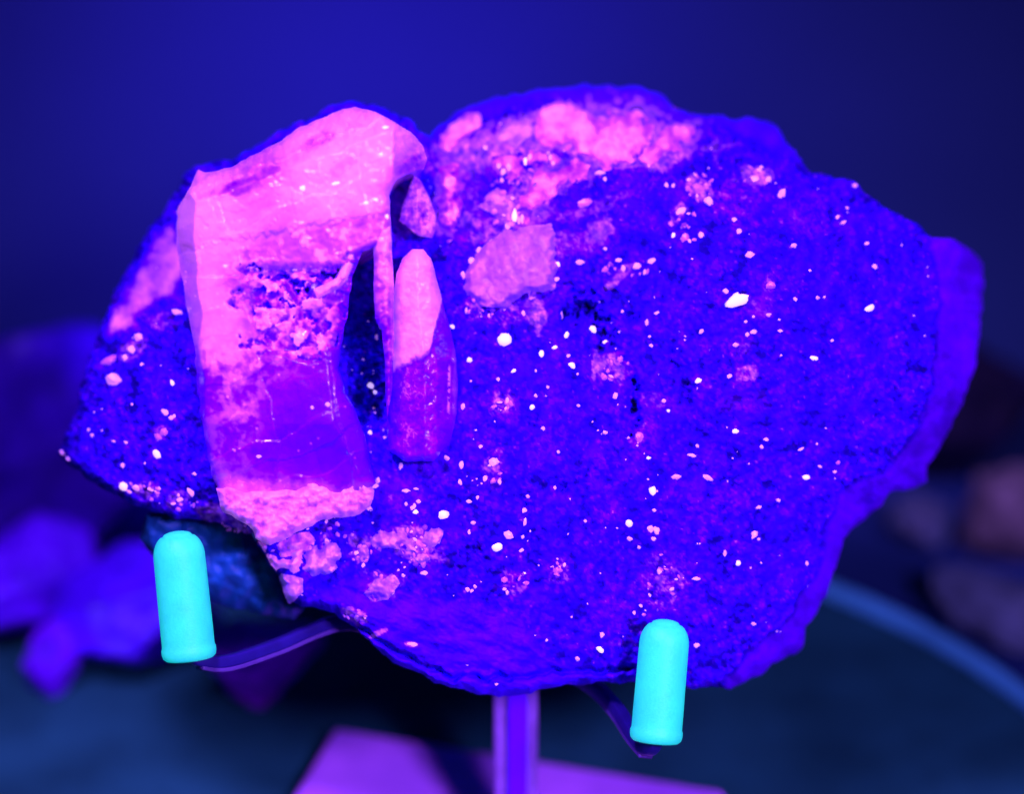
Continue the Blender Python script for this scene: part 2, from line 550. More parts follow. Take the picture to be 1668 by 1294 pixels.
def tip(parent, b, t, r, label):
    d = (t - b); L = d.length
    prof = [(r * 0.55, 0.0004), (r * 0.62, 0.0), (r * 0.90, 0.0), (r * 0.985, 0.0003), (r * 1.02, 0.0008), (r * 1.02, 0.0014), (r * 0.985, 0.0017), (r * 0.98, 0.0024)]
    for k in range(1, 9): prof.append((r * (0.985 - 0.03 * k / 8), 0.0024 + (L - 0.0024 - r * 0.95) * k / 8))
    for k in range(1, 15):
        a = k / 14 * math.pi / 2
        gr = 0.06 * math.exp(-((a - 0.98) / 0.05) ** 2)
        prof.append((max(r * 0.955 * math.cos(a) ** 0.8 * (1 - gr), 0.00005), L - r * 0.95 + r * 0.95 * math.sin(a) * (1 - gr)))
    org = parent_loc(parent)
    dd = d.normalized()
    a = dd.orthogonal().normalized(); bb = dd.cross(a)
    n = 48; V = []; F = []
    for (rr, h) in prof:
        for i in range(n):
            th = 2 * math.pi * i / n
            V.append(b + dd * h + (a * math.cos(th) + bb * math.sin(th)) * rr - org)
    for k in range(len(prof) - 1):
        for i in range(n):
            j = (i + 1) % n
            F.append((k * n + i, k * n + j, (k + 1) * n + j, (k + 1) * n + i))
    F.append(tuple(range(n))[::-1]); F.append(tuple((len(prof) - 1) * n + i for i in range(n)))
    me = bpy.data.meshes.new('rubber_tip'); me.from_pydata([tuple(v) for v in V], [], F)
    for p in me.polygons: p.use_smooth = True
    return link('rubber_tip', me, M_tip, parent, label)

pw_top = Vector((px0, -0.0015, PZ - 0.004))
lb, lt = pt(309, 1073, 5.5), pt(288, 866, 6.5)
arm = arm_of([pw_top, pt(760, 1075, -20), pt(660, 1040, -17), pt(560, 1012, -10), pt(450, 1052, -3), pt(370, 1078, 2.5), pt(325, 1076, 5.0), pt(309, 1058, 5.5), pt(303, 1000, 5.7)])
tip(arm, lb, lt, 43.5 * PX * 0.98, 'cyan glowing rubber tip under the small left end of the rock')
rb, rt = pt(1068, 1208, 6.0), pt(1085, 1010, 6.0)
arm = arm_of([pw_top + Vector((0.0005, -0.001, 0.0012)), pt(900, 1085, -19), pt(955, 1108, -15), pt(1000, 1150, -7), pt(1030, 1195, 0), pt(1052, 1221, 4.5), pt(1068, 1205, 5.8), pt(1074, 1140, 6)])
tip(arm, rb, rt, 42 * PX * 0.98, 'cyan glowing rubber tip under the broad druse')

# ------------------------------------------------------------------ the specimen
spec = empty('mineral_specimen', pt(840, 1128, -8), 'large blue druse rock with big pink glowing calcite crystals held on the stand', 'mineral')

OUT = [(92, 738), (120, 680), (138, 605), (165, 530), (198, 452), (240, 380), (278, 330), (298, 288), (318, 268), (345, 266), (390, 253), (440, 223),
       (500, 193), (540, 174), (580, 166), (620, 174), (660, 191), (688, 214), (702, 226), (716, 205), (750, 180), (800, 160), (870, 150), (960, 140),
       (1040, 142), (1080, 158), (1100, 178), (1150, 188), (1200, 194), (1245, 195), (1262, 207), (1290, 240), (1318, 280), (1360, 287), (1395, 297),
       (1410, 315), (1440, 335), (1480, 357), (1520, 385), (1560, 395), (1585, 410), (1600, 430), (1603, 480), (1598, 540), (1590, 590), (1575, 640),
       (1550, 690), (1530, 730), (1512, 760), (1510, 785), (1490, 797), (1450, 802), (1430, 830), (1400, 855), (1375, 880), (1365, 920), (1350, 960),
       (1330, 1000), (1315, 1025), (1305, 1060), (1260, 1085), (1220, 1110), (1190, 1122), (1130, 1120), (1060, 1115), (980, 1112), (900, 1120),
       (850, 1135), (800, 1133), (740, 1122), (700, 1110), (680, 1095), (640, 1080), (610, 1055), (590, 1035), (565, 1015), (530, 995), (500, 990),
       (480, 985), (468, 975), (455, 945), (430, 900), (410, 870), (380, 860), (350, 850), (310, 845), (270, 840), (230, 828), (195, 810), (160, 790), (120, 765)]
OUT = rough_poly(OUT, 5.0, 11, 7)

BASE = TPS([(100, 738, -11), (150, 700, -7), (250, 600, -4), (200, 800, -6), (330, 830, -3), (280, 400, -13), (200, 500, -11), (400, 500, -3), (330, 300, -13), (560, 200, -13),
            (590, 560, -5), (620, 700, -4), (700, 300, -11), (720, 500, -4), (850, 260, -9), (900, 190, -14), (1000, 180, -15), (1040, 160, -19), (1050, 260, -8),
            (1200, 240, -10), (1240, 215, -15), (850, 430, -3), (950, 500, -3), (1000, 400, -4), (1300, 310, -6), (1400, 340, -7), (1200, 450, -1),
            (1500, 430, -5), (1480, 700, -4), (1515, 560, -5), (1100, 750, 1), (800, 700, 1), (800, 900, 3), (600, 880, 1.5), (700, 1000, 3), (580, 990, 0), (850, 1090, 0),
            (1000, 1050, 1), (480, 900, 0), (1250, 1000, -2), (1330, 860, -3), (1200, 800, 0), (1300, 600, 0)])
RIGHT = [(1520, 385), (1527, 480), (1528, 560), (1515, 640), (1480, 720), (1440, 770), (1365, 800), (1350, 850), (1335, 900), (1300, 990), (1240, 1060), (1180, 1100), (1150, 1300), (1800, 1300), (1800, 300), (1530, 300)]
LEDGE = [(468, 988), (520, 968), (590, 935), (650, 960), (720, 985), (800, 990), (850, 1010), (885, 1060), (930, 1090), (900, 1200), (600, 1200), (450, 1030)]
LPALE = [(172, 545), (190, 495), (235, 420), (285, 345), (302, 420), (292, 490), (262, 488), (225, 520), (195, 545)]
TOPB = [(690, 235), (760, 205), (830, 182), (900, 168), (960, 190), (1040, 175), (1075, 200), (1140, 212), (1200, 222), (1240, 240), (1290, 262), (1320, 290), (1400, 0), (600, 0)]

# patches of paler calcite film on the druse, one of them painted tip light: cx, cy, rx, ry, rot, strength, lace
PATCH = [(1000, 215, 150, 55, .05, .58, .05), (760, 250, 70, 40, -.2, .5, .2), (720, 330, 18, 70, 0, .5, .2), (860, 350, 60, 30, -.4, .45, .2), (820, 232, 110, 40, -.2, .60, .12), (930, 225, 120, 50, .1, .55, .1), (890, 300, 80, 40, -.5, .52, .2), (1010, 262, 90, 16, .05, .55, .2), (1110, 248, 55, 20, -.4, .5, .15), (735, 320, 22, 75, 0, .45, .35), (790, 370, 40, 30, 0, .5, .5),
         (1140, 305, 26, 22, .3, .75, .5), (1230, 288, 32, 20, .2, .7, .4), (1107, 340, 12, 24, .4, .65, .6), (960, 340, 80, 13, -.35, .42, .4), (985, 370, 26, 20, .2, .62, .3),
         (920, 395, 70, 22, -.1, .45, .5), (1012, 448, 44, 9, -.75, .72, .5), (992, 598, 34, 26, .5, .62, .55), (970, 590, 10, 26, .1, .7, .4), (1078, 950, 42, 50, 0, .5, .8),
         (815, 655, 22, 24, 0, .62, .8), (1216, 612, 20, 17, 0, .62, .5), (1065, 655, 36, 16, .2, .45, .8), (660, 880, 58, 24, .05, .68, .5), (690, 905, 34, 18, .2, .55, .6),
         (620, 955, 34, 24, -.5, .55, .4), (578, 1004, 20, 13, .5, .62, .5), (614, 1033, 18, 5, -.5, .7, .3), (670, 1050, 11, 4, 0, .6, .2), (910, 932, 20, 22, 0, .55, .7), (838, 948, 24, 20, 0, .55, .8),
         (805, 765, 18, 32, .2, .55, .8), (572, 878, 11, 15, 0, .62, .4), (586, 902, 14, 17, .2, .55, .4), (530, 880, 10, 24, .2, .55, .6), (850, 470, 75, 50, 0, .4, .7), (880, 515, 18, 30, 0, .66, .3),
         (800, 505, 60, 22, 0, .55, .95), (215, 572, 14, 32, .75, .62, .5), (235, 800, 38, 18, .25, .55, .7), (290, 815, 22, 16, 0, .55, .6), (345, 838, 45, 18, .3, .5, .3), (400, 870, 30, 14, .6, .5, .5),  # the patch beside the left rubber tip paints in its pale light
         (262, 706, 13, 16, .5, .42, .3), (270, 520, 16, 14, .3, .4, .5), (250, 525, 22, 9, .5, .4, .4), (780, 270, 40, 20, .2, .45, .7), (770, 345, 25, 45, 0, .5, .7), (760, 300, 30, 40, 0, .35, .5),
         (1250, 470, 12, 28, .1, .38, .5), (1235, 500, 30, 22, .3, .32, .6), (1190, 330, 40, 30, .3, .3, .7), (1205, 565, 20, 22, .2, .4, .8), (1215, 655, 40, 22, 0, .22, .5), (1310, 360, 40, 24, .6, .3, .8),
         (885, 735, 20, 28, 0, .25, .8), (1045, 715, 30, 36, 0, .3, .85), (1000, 1000, 50, 30, 0, .2, .7), (1160, 240, 44, 7, -.1, .5, .3), (960, 275, 60, 12, -.35, .6, .4), (1105, 255, 35, 16, -.6, .5, .3),
         (655, 340, 20, 60, 0, .3, .4), (650, 800, 60, 30, .2, .2, .6), (700, 760, 50, 30, 0, .22, .7), (350, 600, 40, 60, 0, .1, .5), (1065, 1030, 22, 18, 0, .32, .8), (1010, 1045, 26, 8, -.2, .32, .8)]

def matrix_w(px, py, fine=True):
    sd, _, _ = polysd(px, py, OUT)
    sd = np.maximum(sd, 0)
    wx = px + fbm(px, py, 60, 2, 3) * 10; wy = py + fbm(px, py, 60, 2, 9) * 10
    w = BASE(px, py)
    w = w + fbm(px, py, 170, 4, 21) * 1.5
    rsd, _, _ = polysd(wx, wy, RIGHT)
    r_in = np.maximum(rsd + 3, 0)
    w = w - np.minimum(r_in * 0.22, 20) + 0.10 * np.sin(r_in * 0.25 + fbm(px, py, 90, 3, 5) * 6) * sstep(0, 12, r_in)
    tsd, _, _ = polysd(wx, wy, TOPB)
    t_in = np.maximum(tsd + 2, 0)
    w = w - np.minimum(t_in * 0.2, 11)
    lsd, _, _ = polysd(px, py, LPALE)
    led, _, _ = polysd(wx, wy, LEDGE)
    ledge = sstep(-6, 10, led)
    smooth = np.clip(ledge * 0.8 + sstep(-5, 10, lsd) + sstep(-4, 8, rsd) * 0.72 + sstep(0, 15, tsd) * 0.85, 0, 1)
    w = w + ledge * 1.2
    dr = 0
    if fine:
        def sugar(sc, seed):
            f1, f2, cid, dx, dy = worley(px, py, sc, seed)
            an = cid * 50
            tilt = dx * np.cos(an) + dy * np.sin(an)
            return (np.clip(1.0 - f1 * 1.25, 0, 1) * 0.7 + tilt * 0.5 * (1 - f1)) * (0.25 + 0.9 * cid), cid
        a, ca = sugar(21, 31); b, cb = sugar(11, 47); c, cc = sugar(6.5, 61)
        dr = a * 0.9 + b * 0.8 + c * 0.55 - 0.62
        big = sstep(0.1, 0.5, fbm(px, py, 110, 2, 71))
        dr = dr + facets(px, py, 46, 83) * 0.55 * big
        dr = dr + (cb - 0.5) * 0.25 + (cc - 0.5) * 0.2
        w = w + dr * (1 - smooth * 0.9) * 0.42
        w = w + fbm(px, py, 22, 4, 91) * 0.35
        st = fbm(px * 0.5 + py * 0.5, py * 2.0 - px * 0.8, 60, 4, 55)
        w = w + np.round(st * 3) / 3 * 0.8 * ledge
    # hollows
    pn = fbm(px, py, 16, 3, 191) * 0.75; pn2 = np.clip(fbm(px, py, 7, 2, 193) * 2, -1, 1)
    for (cx, cy, rx, ry, dd) in ((950, 498, 30, 24, 11), (985, 548, 20, 22, 9), (1022, 512, 16, 9, 6), (930, 520, 14, 16, 7), (1030, 640, 9, 36, 8), (1028, 685, 7, 36, 6), (1118, 640, 5, 26, 4), (1100, 590, 6, 18, 4), (870, 880, 9, 12, 4), (1050, 900, 7, 9, 3), (600, 560, 34, 90, 2.5), (615, 680, 22, 60, 2.5), (702, 300, 7, 50, 3),
                                 (1118, 560, 8, 60, 1.5), (865, 830, 6, 20, 5), (915, 795, 14, 10, 4), (777, 902, 11, 13, 4), (742, 500, 7, 46, 4), (1025, 520, 22, 10, 1.6), (660, 340, 12, 36, 1.0),
                                 (975, 175, 14, 9, 2.5), (945, 168, 10, 7, 2.5), (800, 1010, 60, 10, 1.0), (1405, 470, 24, 16, 1.0), (1260, 400, 26, 20, .9)):
        q = np.maximum(np.hypot((wx - cx) / rx, (wy - cy) / ry) + pn, 0)
        w = w - dd * 0.40 * np.exp(-q ** 2 * 1.1) * (1 - 0.35 * pn2)
    # undercut seam along the bottom lip
    seam = np.interp(px, [560, 640, 700, 760, 830, 900, 1000, 1100, 1200], [1004, 1060, 1092, 1104, 1106, 1098, 1092, 1090, 1080]) + fbm(px, py * 0, 40, 3, 7) * 9
    w = w - 3.6 * np.exp(-((py - seam) / 4.5) ** 2) * sstep(555, 600, px) * (1 - sstep(1000, 1120, px)) * (0.6 + 0.6 * vnoise(px / 25, py * 0 + 3, 8))
    # rounded broken rim
    w = w - 2.2 * np.exp(-sd / 5.0) - 3.0 * np.exp(-sd / 16.0) * np.where(py < 500, 1.0, 0.35)
    return w, sd, smooth, dr, rsd, tsd, lsd, wx, wy

def matrix_fn(px, py, sd_):
    w, sd, smooth, dr, rsd, tsd, lsd, wx, wy = matrix_w(px, py)
    f = np.zeros(px.shape)
    n1 = fbm(px, py, 14, 4, 101); n2 = fbm(px, py, 34, 3, 107); n3 = fbm(px, py, 7, 2, 111)
    f1, f2, cid, _, _ = worley(px + n2 * 6, py + n1 * 6, 11, 131)
    lace_edge = np.exp(-((f2 - f1) / 0.16) ** 2)
    for (cx, cy, rx, ry, rot, s, lace) in PATCH:
        m = (np.abs(px - cx) < (rx + ry) * 1.7) & (np.abs(py - cy) < (rx + ry) * 1.7)
        if not m.any(): continue
        x = px[m] - cx; y = py[m] - cy
        c, sn = math.cos(rot), math.sin(rot)
        q = np.hypot((x * c + y * sn) / rx, (-x * sn + y * c) / ry)
        q = q + n2[m] * 0.55 + n1[m] * 0.35
        k = 1 - sstep(0.75, 1.05, q)
        holes = sstep(-0.1, 0.25, n1[m] + (cid[m] - 0.5) * 0.8 + 0.25 - lace * 0.45)
        body = k * (1 - lace + lace * np.maximum(holes, 0.75 * lace_edge[m]))
        if lace > 0.7:
            ring = np.exp(-((q - 0.9) / 0.09) ** 2) * (n2[m] > -0.1)
            body = np.maximum(body, ring * 0.6)
        f[m] = np.maximum(f[m], body * s * (0.92 + 0.30 * np.clip(n3[m] + 0.4 * n1[m], -0.6, 0.8)))
    lp = sstep(-4, 16, lsd + n2 * 10) * 0.62 * (0.85 + 0.25 * n2)
    f = np.maximum(f, lp)
    # faint violet bloom over the smooth surfaces, tiny glints painted into the druse colour
    f = f + 0.05 * sstep(-0.2, 0.7, n2) + 0.17 * sstep(-2, 8, rsd) + 0.06 * smooth
    sp = (hash2(np.floor(px / 3.4), np.floor(py / 3.4), 5) > 0.992) & (smooth < 0.5)
    f = np.where(sp, np.maximum(f, 0.35), f)
    cell1 = worley(px, py, 8, 161)[2]; cell2 = worley(px + n1 * 4, py, 17, 163)[2]
    cell3 = worley(px, py, 5.2, 167)[2]
    tone = 0.47 + 0.22 * fbm(px, py, 42, 3, 181) * (1 - smooth) + (0.36 * np.clip(dr + 0.1, -0.6, 0.8) + 0.55 * (cell1 - 0.5) + 0.30 * (cell2 - 0.5) + 0.30 * (cell3 - 0.5) + 0.28 * n1) * (1 - smooth) * np.clip(0.62 + 0.5 * fbm(px, py, 140, 2, 171) - 0.22 * sstep(1080, 1350, px), 0.25, 1) + 0.42 * smooth + 0.06 + 0.20 * n2  # hollows of the druse shaded in the colour, besides random grain tone
    f = f + (1 - smooth) * (0.16 * sstep(0.72, 1.0, cell3) * sstep(0.2, 0.8, cell2) + 0.10 * sstep(0.75, 1.0, cell1))
    tone = tone * (0.85 + 0.3 * sstep(-0.5, 0.5, fbm(px, py, 120, 3, 151)))
    return w, {'fluor': np.clip(f, 0, 1), 'tone': np.clip(tone, 0.17, 1.1)}

relief(OUT, 2.4, matrix_fn, [3, 8, 14, 19, 22], [0.0, 0.012, 0.05, 0.14, 0.35], 'matrix', M_rock, spec, 'dark blue sparkling druse that carries the crystals', seed=3)

def mw(px, py, fine=False):
    px = np.atleast_1d(np.asarray(px, float)); py = np.atleast_1d(np.asarray(py, float))
    return matrix_w(px, py, fine)[0]

# shaded underside below the left end of the slab
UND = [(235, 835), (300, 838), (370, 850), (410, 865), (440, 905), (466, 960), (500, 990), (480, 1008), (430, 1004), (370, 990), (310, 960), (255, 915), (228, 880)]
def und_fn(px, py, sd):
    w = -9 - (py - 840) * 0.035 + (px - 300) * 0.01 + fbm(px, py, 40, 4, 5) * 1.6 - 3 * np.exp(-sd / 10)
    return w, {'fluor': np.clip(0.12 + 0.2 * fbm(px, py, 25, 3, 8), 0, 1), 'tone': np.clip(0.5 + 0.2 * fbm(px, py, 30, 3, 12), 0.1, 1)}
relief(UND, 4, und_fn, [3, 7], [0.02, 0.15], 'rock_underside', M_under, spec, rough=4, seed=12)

# ---- the big calcite crystal
CRY = [(288, 400), (287, 345), (305, 310), (322, 277), (345, 281), (375, 271), (408, 256), (440, 239), (490, 207), (540, 184), (578, 174), (612, 182), (640, 196), (668, 214), (690, 238), (696, 258),
       (690, 276), (668, 282), (648, 292), (641, 306), (634, 318), (636, 360), (638, 402), (622, 404), (604, 404), (590, 412), (577, 444), (568, 490), (560, 540), (550, 600), (562, 640), (580, 670), (597, 720), (605, 765), (614, 790),
       (585, 806), (450, 822), (392, 838), (362, 822), (345, 775), (331, 700), (323, 640), (319, 580), (308, 520), (298, 460)]
LILAC = [(395, 404), (440, 390), (500, 374), (560, 356), (600, 350), (628, 344), (630, 376), (604, 396), (578, 404), (562, 428), (480, 437), (420, 436), (400, 424)]
HOL = [(402, 438), (470, 432), (556, 432), (585, 400), (600, 420), (580, 452), (570, 500), (545, 565), (500, 590), (440, 575), (405, 530), (385, 480)]
CF = TPS([(300, 360, .95), (340, 310, .9), (450, 250, .8), (440, 275, .62), (580, 195, .95), (640, 240, .95), (690, 250, .6), (670, 270, .45), (500, 320, 1), (600, 320, 1), (380, 380, .97), (480, 380, .72), (560, 360, .72), (430, 410, .66),
          (340, 460, .95), (305, 450, .72), (312, 550, .68), (400, 460, .5), (440, 480, .75), (480, 500, .6), (540, 460, .35), (560, 500, .12), (350, 560, .88), (420, 560, .62), (480, 560, .42), (540, 560, .1), (350, 620, .35), (400, 620, .5), (385, 660, .45), (440, 640, .2),
          (330, 680, .2), (500, 640, .06), (560, 680, .08), (500, 720, .02), (420, 740, .12), (345, 760, .35), (400, 790, .6), (480, 770, .12), (560, 760, .05), (600, 770, .08), (380, 820, .8), (480, 810, .6), (580, 800, .35), (400, 700, .32)])
def cry_fn(px, py, sd):
    n1 = fbm(px, py, 30, 4, 201); n2 = fbm(px, py, 11, 3, 205); n3 = fbm(px, py, 90, 3, 209)
    front = 11.5 + (px - 460) * 0.011 - (py - 500) * 0.008 + n3 * 0.5
    yl = 338 - (px - 300) * 0.37 + n1 * 5
    top = front - np.maximum(yl - py, 0) * 0.16
    xl = 316 + (py - 340) * 0.055 + 8 * vnoise(px * 0, py / 60, 4)
    left = front - np.maximum(xl - px, 0) * 0.34
    right = front - np.maximum(px - 640 - n2 * 3, 0) * 0.20 - sstep(638, 646, px) * 0.8
    low = front - np.maximum(py - 690, 0) * 0.03
    rgt2 = front - np.maximum(px - (530 + 0.10 * (py - 560)) , 0) * 0.07 * sstep(520, 600, py)
    w = np.minimum.reduce([top, left, right, low, rgt2])
    # growth steps on the upper face
    w = w + 0.15 * sstep(0.0, 0.12, n1) * (py < 440) - 0.5 * sstep(372, 380, py + (px - 460) * 0.18 + n2 * 8) * (py < 450)
    w = w + n2 * 0.06
    hs, _, _ = polysd(px + n2 * 8 + n1 * 26, py + n1 * 8, HOL)
    hol = sstep(-4, 12, hs)
    # cleavage steps
    st1 = (px * 0.42 + py + n3 * 16) / 41.0; st2 = (px - py * 0.22 + n3 * 12) / 58.0
    w = w + (hash2(np.floor(st1), np.floor(st1) * 0, 3) - 0.5) * 0.45 * (1 - hol) + (hash2(np.floor(st2), np.floor(st2) * 0, 7) - 0.5) * 0.35 * (1 - hol)
    f1, f2, cid, dx, dy = worley(px + n2 * 5, py + n1 * 5, 24, 221)
    blocks = (cid - 0.35) * 2.6 + dx * np.cos(cid * 50) * 1.1 + dy * np.sin(cid * 50) * 1.1
    w = w - hol * (2.3 - blocks * (0.6 + 0.4 * (1 - sstep(540, 590, py))))
    # overhang line on top of the hollow
    w = w - 2.2 * np.exp(-((py - 438 - n2 * 3 + (px - 480) * 0.03) / 5) ** 2) * sstep(395, 415, px) * (1 - sstep(545, 560, px))
    w = w - 1.6 * np.exp(-sd / 2.5) - 1.2 * np.exp(-sd / 9)
    # frosted rim of the top edge
    rim = sstep(0, 14, yl - py)
    w = w + rim * (facets(px, py, 17, 231) - 0.2) * 0.9
    f = CF(px, py)
    patchy = sstep(0.05, 0.9, 1 - np.abs(f * 2 - 1))
    f = f + patchy * (n1 * 0.17 + n2 * 0.10 + fbm(px, py, 5, 2, 241) * 0.05)
    strand = np.exp(-(fbm(px + py * 0.4, py, 34, 3, 247) / 0.06) ** 2)
    f = f + patchy * strand * 0.16 * (n1 > -0.1)
    mid = sstep(395, 430, py) * (1 - sstep(700, 760, py)) * (px > 330)
    f = f + mid * patchy * 0.10 * np.clip((n1 + n2 * 0.6) * 3, -1, 1)
    f = f + 0.10 * (hash2(np.floor(st1), np.floor(st2), 15) - 0.5) * (1 - hol)
    fh = np.where(hol > -1, np.clip(0.02 + 1.0 * (blocks * 0.38 + 0.30) + n2 * 0.5, 0.05, 1) * (1 - sstep(520, 575, px) * 0.8), f)
    f = f * (1 - hol) + fh * hol
    lz, _, _ = polysd(px + n2 * 4, py + n1 * 7, LILAC)
    lzm = sstep(-2, 4, lz) * (1 - hol)
    f = f * (1 - lzm) + lzm * (0.60 + 0.14 * n1 + 0.10 * n2 + 0.3 * sstep(0.35, 0.6, n1 + n2 * 0.5))
    for (cx_, cy_, rx_, ry_, ff) in ((392, 303, 34, 13, .36), (432, 283, 22, 10, .45), (520, 228, 26, 12, .68), (668, 268, 14, 14, .3), (560, 270, 24, 16, .86), (345, 312, 18, 8, .75)):
        kq = (1 - sstep(0.6, 1.15, np.hypot((px - cx_ + n2 * 5 + (py - cy_) * 0.6) / rx_, (py - cy_ + (px - cx_) * 0.3 + n1 * 5) / ry_)))
        f = f * (1 - kq) + kq * (ff + n2 * 0.12)
    for (cx_, cy_, rx_, ry_, dd_) in ((487, 468, 17, 11, 4.0), (455, 452, 22, 6, 3.0), (528, 448, 26, 8, 4.5), (470, 492, 8, 6, 2.5), (432, 500, 9, 6, 2.0), (415, 442, 16, 5, 2.5), (560, 440, 10, 12, 4.0), (410, 560, 18, 10, 1.2), (500, 520, 9, 8, 2.0)):
        kq = 1 - sstep(0.6, 1.1, np.hypot((px - cx_ + n2 * 16) / rx_, (py - cy_ + n1 * 12 + n2 * 5) / ry_))
        w = w - kq * dd_ * 0.7
        f = f * (1 - kq) + kq * 0.04
    f = f - rim * 0.12 * sstep(0.0, 0.3, n1 + 0.1 * n2) + np.exp(-sd / 3) * 0.06
    st = (hash2(np.floor(px / 4), np.floor(py / 4), 9) > 0.9955) & (py > 420)
    f = np.where(st, f + 0.4, f)
    tone = 0.98 + 0.1 * n1
    return w, {'fluor': np.clip(f, 0, 1), 'tone': np.clip(tone, 0.3, 1.1)}
relief(CRY, 2.0, cry_fn, [5, 11, 17], [0.0, 0.03, 0.08], 'calcite_crystal', M_calcite, spec, 'big blocky calcite crystal, pink on top and clear violet below', rough=3.2, seed=21)

# ---- shard on its broken face
def small(poly, top, slope, fl, name='crystal', m=None, label=None, rough=1.2, seed=1, thick=(3, 7), sx=0.0, sy=0.0, dome=0.0, cell=2.0, amp=0.25, fn_f=None, edge=1.0, vary=0.25, hug=None, fade=0.0):
    P = np.array(poly); cx, cy = P.mean(0)
    def fn(px, py, sd):
        n1 = fbm(px, py, 24, 4, seed * 17 + 3); n2 = fbm(px, py, 9, 3, seed * 17 + 9)
        w = top + np.minimum(sd * slope, dome) + (px - cx) * sx + (py - cy) * sy + n1 * amp * 1.5 + n2 * amp - edge * np.exp(-sd / 2.5)
        f = (fn_f(px, py, n1, n2) if fn_f else fl) + n1 * vary + n2 * vary * 0.7
        if hug is not None:      # thin crust grown over the rock: follow its surface, ragged thin edge
            n0 = fbm(px, py, 55, 2, seed * 17 + 21)
            t = sstep(0, 24, sd + 6 + n0 * 14 + n1 * 7)
            w = mw(px, py) + hug * t + (n1 * 0.8 + n2 * 0.6) * amp - 0.5 + facets(px, py, 15, seed) * amp * 1.1
            f = f * (1 - fade * (1 - sstep(0, 34, sd + 4 + n0 * 20 + n1 * 12)))
        return w, {'fluor': np.clip(f, 0, 1), 'tone': np.clip(1 + n1 * 0.12, 0, 1.1)}
    return relief(poly, cell, fn, list(thick), [0.0, 0.06], name, m or M_calcite, spec, label, rough=rough, seed=seed)

small([(510, 472), (548, 452), (570, 406), (582, 411), (566, 456), (553, 470), (517, 487)], 12.2, 0.1, 0.9, 'calcite_shard', dome=0.8, seed=31, thick=(1.5, 3.0))
# thin blade that runs down beside the dark gap
def blade_f(px, py, n1, n2):
    return 0.85 - sstep(400, 560, py) * 0.6
small([(606, 388), (622, 372), (636, 366), (638, 392), (641, 470), (642, 560), (638, 640), (630, 690), (628, 600), (622, 540), (611, 520), (609, 470), (610, 420)], 11.2, 0.12, 0.6, 'calcite_blade', dome=1.0, seed=33, thick=(6, 13), sy=-0.014, fn_f=blade_f, cell=1.8)

# ---- finger-shaped crystal
FIN = [(640, 560), (641, 480), (646, 445), (656, 420), (672, 406), (690, 406), (702, 420), (712, 455), (720, 490), (732, 530), (741, 570), (746, 620), (744, 680), (732, 725), (706, 752), (660, 752), (634, 735), (630, 690), (634, 620)]
def fin_fn(px, py, sd):
    n1 = fbm(px, py, 24, 4, 301); n2 = fbm(px, py, 8, 3, 305)
    cxl = np.interp(py, [400, 480, 600, 740], [680, 680, 692, 692])
    w = 8.0 - (py - 560) * 0.008 - np.abs(px - cxl) * 0.045 - np.maximum(px - cxl - 20, 0) * 0.10
    w = w - np.maximum(430 - py, 0) * 0.10
    cut = sstep(-6, 8, py - (604 - (px - 636) * 0.5) + n2 * 3 + n1 * 7 - np.where(px > 700, -(px - 700) * 3.5, 0) * 1.0)
    w = w - cut * 0.8 + n1 * 0.25 + n2 * 0.12 - 2.0 * np.exp(-sd / 4)
    f = 0.98 - 0.86 * cut + n1 * 0.15
    low = cut * np.exp(-(fbm(px, py * 0.6, 13, 3, 311) / 0.10) ** 2) * sstep(-0.3, 0.3, n1) * (1 - sstep(735, 750, py)) * np.exp(-((px - 668) / 30) ** 2)
    f = f + low * 0.36
    f = f + cut * 0.75 * np.exp(-((px - 731 + (py - 640) * 0.02) / 2.2) ** 2) * (n2 > -0.25) * sstep(590, 600, py) * (1 - sstep(660, 690, py))
    f = f + cut * 0.25 * np.exp(-((px - 741) / 6) ** 2)
    return w, {'fluor': np.clip(f, 0, 1), 'tone': np.clip(1 + 0.1 * n1, 0, 1.1)}
relief(FIN, 1.8, fin_fn, [4, 9, 13], [0.0, 0.03, 0.08], 'finger_crystal', M_calcite, spec, 'upright finger-shaped calcite crystal with a pink upper half', rough=1.2, seed=37)

# small pointed crystal above it, and the clear column beside the cleft
small([(675, 286), (684, 292), (698, 318), (708, 345), (710, 372), (704, 388), (682, 384), (664, 370), (650, 360), (655, 338), (664, 312)], -1.5, 0.13, 0.72, 'pointed_crystal', dome=3.0, seed=41, thick=(5, 10), amp=0.4, vary=0.45, fade=0.2)
small([(714, 272), (730, 262), (748, 264), (756, 300), (752, 345), (746, 384), (728, 398), (718, 372), (712, 330)], -3.0, 0.12, 0.6, 'calcite_column', seed=43, thick=(3, 7), amp=0.4, vary=0.5, hug=2.4, fade=0.5, rough=4)
# pale rounded plate
small([(795, 395), (825, 372), (868, 368), (896, 364), (911, 378), (910, 430), (905, 470), (872, 486), (840, 498), (800, 503), (768, 494), (754, 474), (756, 440), (770, 415)], 1.2, 0.10, 0.42, 'calcite_plate', m=M_pale, seed=47, thick=(2, 5), amp=0.15, vary=0.16, hug=2.4, fade=0.0, rough=2.5,
      label='pale lilac rounded calcite plate set in the druse')
